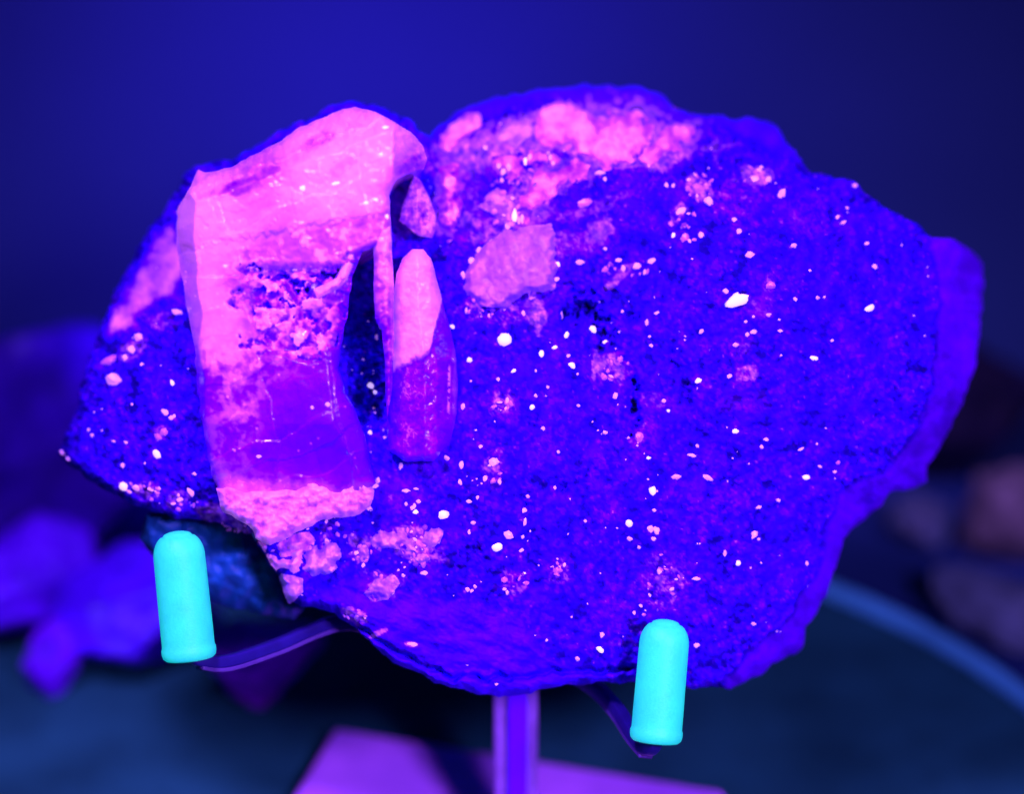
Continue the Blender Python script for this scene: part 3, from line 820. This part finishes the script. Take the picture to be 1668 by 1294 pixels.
# top crust lumps (behind the focus, so soft)
TOPL = [([(700, 232), (724, 206), (758, 186), (780, 184), (783, 204), (762, 230), (736, 246), (712, 250)], -7.5, .92),
        ([(776, 236), (800, 210), (832, 190), (868, 176), (872, 214), (842, 240), (804, 247)], -9, .82),
        ([(868, 184), (895, 171), (925, 163), (945, 172), (960, 188), (985, 182), (1010, 171), (1045, 180), (1066, 205), (1060, 236), (1040, 262), (1010, 272), (985, 276), (960, 262), (925, 252), (890, 244), (874, 226)], -7.5, .93),
        ([(1038, 256), (1072, 216), (1100, 200), (1136, 208), (1122, 236), (1086, 262), (1054, 272)], -7, .88),
        ([(836, 318), (880, 272), (938, 258), (964, 270), (955, 291), (912, 312), (884, 338), (858, 366), (846, 350)], -4, .85),
        ([(778, 336), (812, 302), (846, 318), (850, 352), (836, 372), (812, 358)], -3, .72),
        ([(800, 262), (838, 246), (880, 248), (930, 254), (930, 262), (880, 274), (846, 306), (820, 296), (806, 284)], -6, .84)]
for i, (pl, tp, fl) in enumerate(TOPL):
    small(pl, tp, 0.12, fl * (0.92 if i in (0, 2, 3) else 0.86), 'calcite_lump', seed=51 + i, thick=(2.5, 6), amp=0.2, m=M_pale if i in (1, 5) else M_crust, vary=0.22, rough=5.0, hug=1.1, fade=0.5)
# crust along the lower left
CRU = [([(352, 795), (400, 802), (480, 798), (500, 787), (530, 788), (545, 800), (570, 783), (598, 782), (612, 800), (603, 825), (588, 840), (545, 842), (500, 860), (468, 878), (440, 889), (415, 878), (405, 860), (385, 848), (362, 836)], 5.6, .84, -0.006, -0.02),
       ([(418, 882), (442, 890), (470, 872), (505, 866), (515, 880), (508, 895), (490, 906), (452, 908), (430, 902)], 3.8, .74, 0, -0.02),
       ([(432, 904), (460, 908), (492, 896), (495, 925), (478, 936), (452, 934), (440, 920)], 3.2, .9, 0, 0),
       ([(494, 898), (530, 882), (560, 890), (563, 915), (541, 934), (511, 942), (493, 937)], 3.2, .62, 0, 0),
       ([(453, 934), (478, 938), (493, 942), (494, 966), (470, 985), (461, 965)], 2.4, .66, 0, 0)]
for i, (pl, tp, fl, sx, sy) in enumerate(CRU):
    if i == 0:
        small(pl, tp, 0.14, fl, 'calcite_crust', dome=1.4, seed=71, thick=(3, 6), amp=0.40, m=M_crust, vary=0.22, sx=sx, sy=sy, rough=5.0)
    else:
        small(pl, tp, 0.14, fl, 'calcite_crust', seed=71 + i, thick=(2, 5), amp=0.4, m=M_crust if i in (1, 2) else M_pale, vary=0.3, rough=3.0, hug=4.2 - 0.35 * i, fade=0.0)

# glassy lilac films further along the base
for i, (pl, fl, hg) in enumerate([([(604, 882), (620, 863), (655, 861), (684, 868), (704, 855), (722, 860), (716, 882), (696, 900), (664, 898), (640, 893), (612, 897)], .46, 1.8),
                                  ([(655, 902), (684, 900), (700, 908), (694, 922), (668, 920)], .42, 1.4),
                                  ([(592, 968), (612, 945), (640, 934), (650, 950), (632, 975), (606, 982)], .40, 1.6),
                                  ([(560, 1000), (575, 990), (590, 998), (598, 1012), (580, 1014)], .45, 1.5),
                                  ([(560, 872), (576, 866), (582, 884), (570, 892), (560, 886)], .5, 1.8), ([(575, 894), (596, 888), (606, 908), (590, 918), (576, 910)], .45, 1.6)]):
    small(pl, 0, 0.1, fl, 'calcite_film', seed=91 + i, thick=(2, 4), amp=0.35, m=M_pale, vary=0.40, rough=4.0, hug=hg, fade=0.0)

# ---- bright grains sitting on the druse, and painted glints on the big crystal: px, py, half width, half height, turn, kind (0 white, 1 pink, 2 dim)
G = [(596, 330, 4, 3, 0, 0), (604, 327, 3, 2.5, 0, 1), (612, 325, 4, 3, 0, 0), (588, 333, 3, 2.4, 0, 1), (493, 306, 4, 5, .5, 0), (546, 299, 7, 2.5, -.2, 0), (630, 352, 3, 4, 0, 0), (480, 440, 4, 2, 0, 1), (616, 245, 2.4, 6, 0, 1), (628, 208, 6, 3, .2, 0),  # the first of these stand in for specular sparkles on the crystal's face
     (281, 624, 5, 3.5, .9, 0), (256, 741, 9, 5.5, .9, 0), (187, 620, 13, 12, 0, 1), (268, 671, 7, 5, .4, 1), (278, 681, 4.5, 4, 0, 1), (284, 678, 3.5, 4, 0, 1), (151, 710, 4, 3, .3, 1), (205, 721, 4, 2.5, .3, 1), (200, 758, 5, 4, .2, 1),
     (202, 793, 8, 7, .2, 0), (224, 795, 8, 5, 0, 1), (245, 797, 6, 4, 0, 1), (258, 796, 3.5, 3, 0, 1), (259, 713, 8, 6, .4, 2), (267, 704, 6, 6, 0, 2), (316, 772, 4, 3, 0, 1), (309, 800, 5, 9, -.4, 1), (293, 814, 5.5, 4.5, 0, 1), (228, 551, 9, 7, .3, 1), (213, 569, 7, 7, 0, 1),
     (204, 582, 7, 5, .3, 1), (179, 587, 14, 8, -.5, 2), (102, 738, 5, 3, .6, 1), (111, 747, 4, 3, .5, 1), (231, 594, 4, 3, 0, 1), (289, 509, 9, 5, .3, 1), (145, 701, 3, 3, 0, 1), (185, 719, 3.5, 2, .2, 1),
     (604, 628, 5, 6.5, -.5, 0), (611, 639, 3, 3.5, 0, 0), (602, 705, 4, 5, .2, 0), (610, 673, 2.6, 2.6, 0, 1), (591, 586, 2.5, 2.5, 0, 1), (627, 713, 2.6, 2.6, 0, 1), (622, 532, 4, 4, 0, 1), (613, 549, 3, 5, 0, 1),
     (737, 532, 4, 4, 0, 0), (765, 587, 4.5, 4.5, 0, 0), (755, 663, 4, 5, .3, 1), (751, 757, 4, 7, .2, 1), (749, 787, 4, 6, -.2, 1), (791, 780, 4, 5.5, .2, 1), (729, 747, 4, 6.5, -.6, 1), (661, 800, 7, 3.5, 0, 1), (681, 817, 4, 3, 0, 1), (672, 828, 4, 3.5, 0, 1),
     (677, 834, 4, 4, 0, 0), (675, 823, 3, 4, 0, 1), (661, 821, 3, 3, 0, 1), (723, 840, 8.5, 8, 0, 0), (771, 852, 4, 3, -.3, 1), (764, 867, 2.5, 5, .1, 1), (763, 817, 5, 2.8, 0, 1), (778, 811, 2.5, 3.5, 0, 1), (616, 784, 4, 6, .3, 1), (610, 793, 7, 5, -.3, 1), (601, 828, 8, 4, .2, 1),
     (653, 760, 3, 6, .1, 1), (678, 797, 4, 2.2, 0, 1), (820, 554, 11, 10.5, 0, 0), (966, 536, 6, 6.5, 0, 0), (923, 546, 3.5, 5.5, .4, 0), (904, 566, 4.5, 3.5, 0, 0), (881, 577, 4, 6, .1, 0), (932, 595, 5.5, 5.5, 0, 0), (926, 580, 3, 3, 0, 1), (837, 604, 4.5, 3, -.4, 0),
     (811, 618, 3, 3.5, 0, 1), (872, 645, 3.2, 3, 0, 1), (867, 664, 4, 4.5, .5, 0), (943, 661, 3.5, 2.4, 0, 1), (884, 698, 3.5, 3.5, 0, 1), (909, 736, 2.8, 2.8, 0, 1), (783, 728, 3, 3, 0, 1), (986, 705, 3.5, 4, -.6, 1), (1022, 714, 3.5, 3, -.4, 1), (1041, 713, 6, 8, .3, 2),
     (1056, 747, 5, 3.5, 0, 0), (1102, 777, 7.5, 4, -.2, 1), (1062, 799, 5.5, 9, -.1, 0), (1065, 831, 3.5, 3, 0, 1), (1025, 853, 6, 6, 0, 0), (1026, 878, 4.5, 3.5, 0, 1), (1069, 864, 7, 6, .6, 1), (1058, 861, 6, 6.5, 0, 1), (1065, 878, 4, 3.5, 0, 1), (1137, 620, 5, 4.5, -.4, 0),
     (1089, 669, 3.5, 3, 0, 0), (1081, 653, 4.5, 3, -.3, 1), (1002, 645, 5, 5, -.7, 1), (986, 557, 4, 3.5, 0, 0), (1009, 541, 3, 2.5, 0, 1), (1013, 507, 3, 2.5, 0, 1), (1070, 510, 4, 2.5, -.3, 1), (1054, 526, 3, 6, .1, 1), (1060, 563, 3.5, 3, 0, 1), (1142, 540, 6, 3, -.9, 1),
     (852, 832, 6, 5, .2, 1), (855, 851, 3, 7, .3, 1), (808, 891, 8.5, 8, 0, 0), (827, 871, 9, 6, .3, 1), (849, 897, 4, 3.5, 0, 1), (860, 809, 3, 3, 0, 1), (813, 785, 3.5, 5, 0, 1), (903, 794, 3, 3.5, 0, 1), (805, 753, 8, 7, 0, 1), (1041, 892, 3, 2.6, 0, 1), (1126, 742, 7, 3, .1, 1),
     (1135, 726, 3, 4, -.5, 1), (1149, 777, 3.5, 2.8, 0, 1), (1200, 488, 18, 12, -.35, 0), (1181, 474, 5, 4.5, 0, 1), (1220, 415, 8, 5.5, -.3, 1), (1204, 377, 4, 5, .2, 1), (1293, 400, 5, 4, -.7, 1), (1411, 397, 4.5, 3, -.6, 1), (1424, 434, 5, 4, 0, 1), (1416, 503, 9.5, 5, -.6, 0),
     (1331, 485, 4.5, 3, -.2, 1), (1295, 487, 3, 4, 0, 1), (1325, 583, 8, 4.5, -.1, 0), (1188, 613, 4.2, 4, 0, 1), (1199, 562, 5, 3.5, -.2, 1), (1226, 541, 6, 4, -.4, 1), (1217, 545, 4, 3.5, 0, 1), (1272, 539, 4.5, 2.5, 0, 1), (1274, 317, 6, 10, .6, 1), (1391, 303, 5, 3.5, -.7, 1),
     (1379, 339, 3, 2.5, -.5, 1), (1364, 354, 4.5, 3, -.6, 1), (1374, 362, 5, 2.6, -.6, 1), (1153, 327, 7, 8, 0, 1), (1137, 308, 9, 8, .4, 2), (1228, 292, 8, 6, 0, 1), (1252, 294, 5, 7, .5, 1), (1115, 368, 3, 4, 0, 1), (1097, 383, 4, 5, .5, 0), (1142, 383, 5, 6, .2, 1), (1116, 388, 6, 7, 0, 2),
     (1107, 345, 10, 6, -.7, 1), (1096, 303, 3, 5, .4, 1), (1196, 358, 4, 4, 0, 1), (1252, 513, 4.5, 3, -.5, 1), (1254, 465, 8, 6, .2, 2), (1318, 441, 3.2, 2.4, -.4, 1), (1355, 555, 3, 2.5, 0, 1), (1196, 702, 6.5, 4.5, 0, 0), (1247, 716, 4.5, 3, 0, 1), (1240, 728, 3.5, 3, 0, 1),
     (1305, 732, 5, 2, -.4, 1), (1154, 779, 8.5, 4, .4, 1), (1312, 778, 6, 4.2, 0, 0), (1268, 815, 4.5, 2.8, 0, 1), (1228, 871, 5.5, 8, .2, 1), (1181, 901, 3, 5.5, .1, 1), (1201, 918, 4.8, 4.2, 0, 0), (1314, 918, 3, 3.2, 0, 1), (1135, 1052, 4.5, 4, 0, 1), (1228, 1017, 4, 2.8, 0, 1),
     (1132, 943, 8, 3, 0, 1), (1335, 760, 4, 1.8, .3, 1), (1360, 769, 3, 2.5, 0, 1), (1365, 753, 3, 4, 0, 2), (1235, 827, 5, 3, -.4, 1), (978, 1058, 6, 6, 0, 0), (981, 1034, 3.5, 6, .1, 1), (941, 1074, 4, 4, 0, 1), (1043, 987, 3.5, 2.8, .3, 1), (1048, 1002, 3.5, 2.6, 0, 2), (1033, 999, 2.5, 3.5, -.5, 1),
     (657, 938, 3, 3, 0, 1), (690, 934, 6, 4, -.2, 1), (761, 960, 4, 4, 0, 1), (768, 963, 3.2, 3, 0, 1), (774, 956, 3, 3, 0, 1), (670, 1050, 9, 4, 0, 1), (761, 1083, 3, 2, -.3, 1), (809, 1115, 3, 2.6, 0, 1), (487, 551, 8, 7, .2, 1), (533, 659, 4, 4, 0, 1), (508, 664, 2.8, 2.8, 0, 1),
     (422, 744, 4, 3, 0, 1), (951, 331, 12, 6, -.3, 2), (1006, 424, 6, 3.5, -.3, 1), (1037, 433, 9, 5, -.6, 1), (1062, 425, 7, 4.5, -.3, 1), (945, 427, 7, 4, -.2, 1), (985, 405, 3.5, 3, 0, 1), (909, 430, 3.5, 4.5, 0, 0), (907, 455, 4, 4, 0, 1), (976, 491, 3.5, 2, -.3, 1), (914, 512, 2, 8, -.1, 1),
     (852, 510, 3.5, 4.5, 0, 1), (768, 425, 4.5, 6, 0, 1), (755, 448, 4, 6, 0, 1), (780, 408, 5, 7, 0, 1), (799, 395, 4, 6, .3, 1), (820, 280, 4, 6, .2, 1), (829, 272, 4, 6, 0, 1), (812, 270, 4, 5, .4, 1), (856, 262, 3, 7, .2, 0), (863, 256, 3, 6, .2, 1), (818, 295, 2.6, 6, 0, 1), (790, 241, 3.5, 5, 0, 1),
     (896, 256, 3, 5, 0, 1), (901, 266, 2.8, 4, 0, 1), (838, 350, 4, 12, 0, 0), (844, 358, 3, 9, .1, 1), (850, 356, 3.5, 7, 0, 1), (828, 368, 5, 6, 0, 1), (978, 282, 8, 5, -.3, 1), (985, 292, 3, 5, 0, 1), (1085, 302, 3.5, 5, 0, 1)]
random.seed(5)
import bmesh
def grain_mesh(seed, m):
    r = random.Random(seed)
    bm = bmesh.new()
    bmesh.ops.create_icosphere(bm, subdivisions=2, radius=1)
    nrm = [(Vector((r.uniform(-1, 1), r.uniform(-1, 1), r.uniform(-1, 1))).normalized(), r.uniform(0.55, 0.8)) for _ in range(9)]
    for v in bm.verts:
        d = 1.0
        for n, h in nrm:
            c = v.co.dot(n)
            if c > h: d = min(d, h / c)
        v.co *= d * 1.12
    me = bpy.data.meshes.new('grain_and_glint'); bm.to_mesh(me); bm.free()
    for p in me.polygons: p.use_smooth = m is M_grain
    me.materials.append(m)
    return me
GM = {k: [grain_mesh(10 * k + i, m) for i in range(4)] for k, m in enumerate((M_grain, M_pinkgrain, M_dimgrain, M_bluegrain))}
ROT = Matrix((( 1, 0, 0), (0, UPV.y, NRM.y), (0, UPV.z, NRM.z))).to_4x4()
gx = np.array([g[0] for g in G], float); gy = np.array([g[1] for g in G], float)
gw = mw(gx, gy, True)
extra = []   # pieces standing proud of the druse: look up the right surface height
def top_w(px, py, w0):
    for poly, fn in ((CRY, cry_fn), (FIN, fin_fn)):
        sd, _, _ = polysd(np.array([px]), np.array([py]), poly)
        if sd[0] > 1: w0 = max(w0, fn(np.array([px]), np.array([py]), sd)[0][0])
    for (pl, tp, fl) in TOPL + [([(795, 395), (825, 372), (868, 368), (911, 378), (905, 470), (840, 498), (768, 494), (756, 440)], 1.2, 0)]:
        sd, _, _ = polysd(np.array([px]), np.array([py]), pl)
        if sd[0] > -2: w0 = max(w0, float(mw(px, py)[0]) + 2.0 * min(1.0, max(sd[0], 0) / 20))
    return w0
for i, (x, y, hw, hh, a, k) in enumerate(G):
    w0 = top_w(float(x), float(y), gw[i])
    o = bpy.data.objects.new('grain_and_glint', GM[k][i % 4])
    col.objects.link(o)
    o.parent = spec
    p = pt(x, y, w0 + 0.05 * min(hw, hh) * PX * 1000)
    sc = Matrix.Diagonal((hw * PX * 1.12, hh * PX * 1.12, min(hw, hh) * PX * 0.9, 1))
    o.matrix_local = Matrix.Translation(p - spec.location) @ ROT @ Matrix.Rotation(-a, 4, 'Z') @ sc

# broken crystal fragments heaped where the film of calcite is thickest
FR = [(660, 880, 58, 24, 26), (690, 905, 30, 16, 9), (530, 890, 50, 40, 16), (590, 900, 24, 22, 10), (838, 948, 24, 20, 10), (910, 932, 18, 20, 8), (1078, 950, 42, 46, 16), (1140, 305, 24, 22, 14), (1230, 288, 30, 18, 12), (992, 598, 32, 26, 12),
      (815, 655, 18, 20, 8), (235, 800, 36, 16, 10), (300, 818, 28, 16, 8), (380, 855, 26, 12, 8), (850, 300, 50, 30, 16), (820, 345, 30, 26, 14), (620, 952, 26, 18, 8), (800, 500, 55, 16, 16), (1020, 440, 36, 18, 10), (578, 1004, 18, 12, 6), (805, 768, 14, 28, 8), (1110, 370, 30, 30, 10)]
fr = random.Random(77)
FP = []
for (cx, cy, rx, ry, n) in FR:
    for _ in range(n):
        a = fr.uniform(0, 6.28); q = math.sqrt(fr.random())
        FP.append((cx + rx * q * math.cos(a), cy + ry * q * math.sin(a), fr.uniform(1.8, 5.0), fr.uniform(0.4, 1.0)))
fw = mw([p[0] for p in FP], [p[1] for p in FP], True)
for i, (x, y, r_, e_) in enumerate(FP):
    o = bpy.data.objects.new('crystal_fragment', GM[fr.choice((1, 2, 2, 2, 3))][i % 4])
    col.objects.link(o); o.parent = spec
    p = pt(x, y, top_w(x, y, fw[i]) + 0.1 * r_ * PX * 1000)
    sc = Matrix.Diagonal((r_ * PX * 1.2, r_ * e_ * PX * 1.2, r_ * 0.7 * PX, 1))
    o.matrix_local = Matrix.Translation(p - spec.location) @ ROT @ Matrix.Rotation(fr.uniform(0, 3.1), 4, 'Z') @ Matrix.Rotation(fr.uniform(-.5, .5), 4, 'X') @ sc

# dust of tiny grains, far too many to count
rng = np.random.RandomState(8)
N = 1250
qx = rng.uniform(100, 1520, N); qy = rng.uniform(200, 1110, N)
dens = (sstep(0.15, 0.5, fbm(qx, qy, 45, 3, 401)) * 1.3 + 0.04) * (1 - 0.7 * sstep(1050, 1350, qx))
sd, _, _ = polysd(qx, qy, OUT); rs, _, _ = polysd(qx, qy, RIGHT); ls, _, _ = polysd(qx, qy, LEDGE); ts, _, _ = polysd(qx, qy, TOPB); cs_, _, _ = polysd(qx, qy, CRY); fs_, _, _ = polysd(qx, qy, FIN)
keep = (sd > 14) & (rs < 5) & (rng.uniform(size=N) < dens) & (ts < -10) & (cs_ < -3) & (fs_ < -3) & ((ls < 0) | (rng.uniform(size=N) < 0.1))
qx = qx[keep]; qy = qy[keep]; qw = mw(qx, qy, True)
bm = bmesh.new(); bmesh.ops.create_icosphere(bm, subdivisions=1, radius=1)
iv = np.array([v.co[:] for v in bm.verts]); itri = np.array([[v.index for v in f.verts] for f in bm.faces]); bm.free()
Vs = []; Ts = []
R3 = np.array(ROT.to_3x3())
for j in range(len(qx)):
    s = abs(rng.normal(0, 1)) * 0.7 + 0.75
    a = rng.uniform(0, 3.1); e = rng.uniform(0.5, 1.0)
    loc = iv * rng.uniform(0.8, 1.2, iv.shape) * np.array([s * PX * 1.3, s * e * PX * 1.3, s * PX])
    c, sn = math.cos(a), math.sin(a)
    loc = loc @ np.array([[c, sn, 0], [-sn, c, 0], [0, 0, 1]])
    Vs.append(loc @ R3.T + np.array(pt(qx[j], qy[j], qw[j] + 0.02)))
    Ts.append(itri + 12 * j)
me = mesh_np('grain_dust', np.concatenate(Vs), np.zeros((0, 4), int), np.concatenate(Ts), None, True, spec.location)
link('grain_dust', me, M_pinkgrain, spec, kind='stuff')

# ------------------------------------------------------------------ other rocks around, out of focus
def rock(name, px, py, y, size, label, colr, seed, rz=0.0, pinch=0.0, flat=0.35, cat='rock', group=None, zbase=None, rough=0.5):
    """a broken lump: ball cut by random planes, then roughened; rests on the plate or table"""
    r = random.Random(seed)
    bm = bmesh.new(); bmesh.ops.create_icosphere(bm, subdivisions=5, radius=1)
    planes = []
    for _ in range(16):
        n = Vector((r.gauss(0, 1), r.gauss(0, 1), r.gauss(0, 1))).normalized()
        planes.append((n, r.uniform(0.55, 0.85)))
    from mathutils import noise as mn
    off = Vector((seed * 3.1, 0, 0))
    for v in bm.verts:
        d = 1.0
        for n, h in planes:
            c = v.co.dot(n)
            if c > h: d = min(d, h / c)
        v.co *= d * (1 + 0.10 * mn.noise(v.co * 2.2 + off) + 0.05 * mn.noise(v.co * 6 + off) + 0.02 * mn.noise(v.co * 15 + off))
        if pinch and v.co.z < 0.2:
            k = 1 - pinch * min(1, (0.2 - v.co.z) / 1.1)
            v.co.x *= k; v.co.y *= k
        v.co.x *= size[0]; v.co.y *= size[1]; v.co.z *= size[2]
    zs = sorted(v.co.z for v in bm.verts); cut = zs[int(len(zs) * 0.03)]
    for v in bm.verts: v.co.z = max(v.co.z, cut) - cut
    me = bpy.data.meshes.new(name); bm.to_mesh(me); bm.free()
    for p in me.polygons: p.use_smooth = True
    p0 = on_y(px, py, y)
    if zbase is None:
        inside = math.hypot(p0.x - DC.x, y - DC.y) < DR
        zbase = 0.0001 if inside else TZ + 0.0004
    m = plain(name + '_stone', colr, rough, bscale=130, var=0.45, bump=0.4)
    o = link(name, me, m)
    o.location = (p0.x, y, zbase); o.rotation_euler = (0, 0, rz)
    o['label'] = label; o['category'] = cat
    if group: o['group'] = group
    return o

BLUE = (0.03, 0.0, 0.32)
rock('rough_rock', 40, 900, 0.115, (0.040, 0.022, 0.030), 'large rough blue rock standing behind the pale-ended lump', BLUE, 3, 0.3)
rock('pale_lump', 15, 870, 0.075, (0.020, 0.015, 0.013), 'violet rounded lump with a paler end beside the large rough rock', (0.10, 0.0, 1.0), 4, 0.2)
rock('squat_rock', 225, 1000, 0.062, (0.020, 0.016, 0.013), 'squat blue rock lying on the plate behind the narrow rubber tip', (0.07, 0.0, 0.98), 6, 0.7)
rock('oval_rock', 84, 1080, 0.052, (0.0070, 0.006, 0.0085), 'small oval blue-violet pebble on the plate at the foot of the squat rock', (0.14, 0.0, 0.95), 7, 0.1, pinch=0.35)
rock('wedge_rock', 420, 1090, 0.046, (0.0135, 0.008, 0.0125), 'violet wedge-shaped stone standing on its point under the bent arm', (0.34, 0.0, 1.0), 8, 0.4, pinch=0.85)
rock('brown_rock', 1640, 960, 0.120, (0.0135, 0.012, 0.0125), 'rounded dull brown-violet rock on the table beyond the plate rim', (0.10, 0.09, 0.10), 19, 0.2)
rock('grey_rock', 1655, 1040, 0.086, (0.021, 0.010, 0.0085), 'low greyish lilac rock on the table just outside the plate rim', (0.10, 0.16, 0.22), 10, -0.75)
rock('small_rock', 1490, 940, 0.125, (0.0080, 0.008, 0.0080), 'small dim lilac rock between the plate rim and the dark rock', (0.06, 0.10, 0.16), 14, 0.2)
rock('shadow_rock', 1490, 880, 0.155, (0.036, 0.012, 0.022), 'rock coloured nearly black to stand for shadow, behind the small lilac rock', (0.004, 0.003, 0.02), 12, 0.2)  # shadow put into the stone's own colour
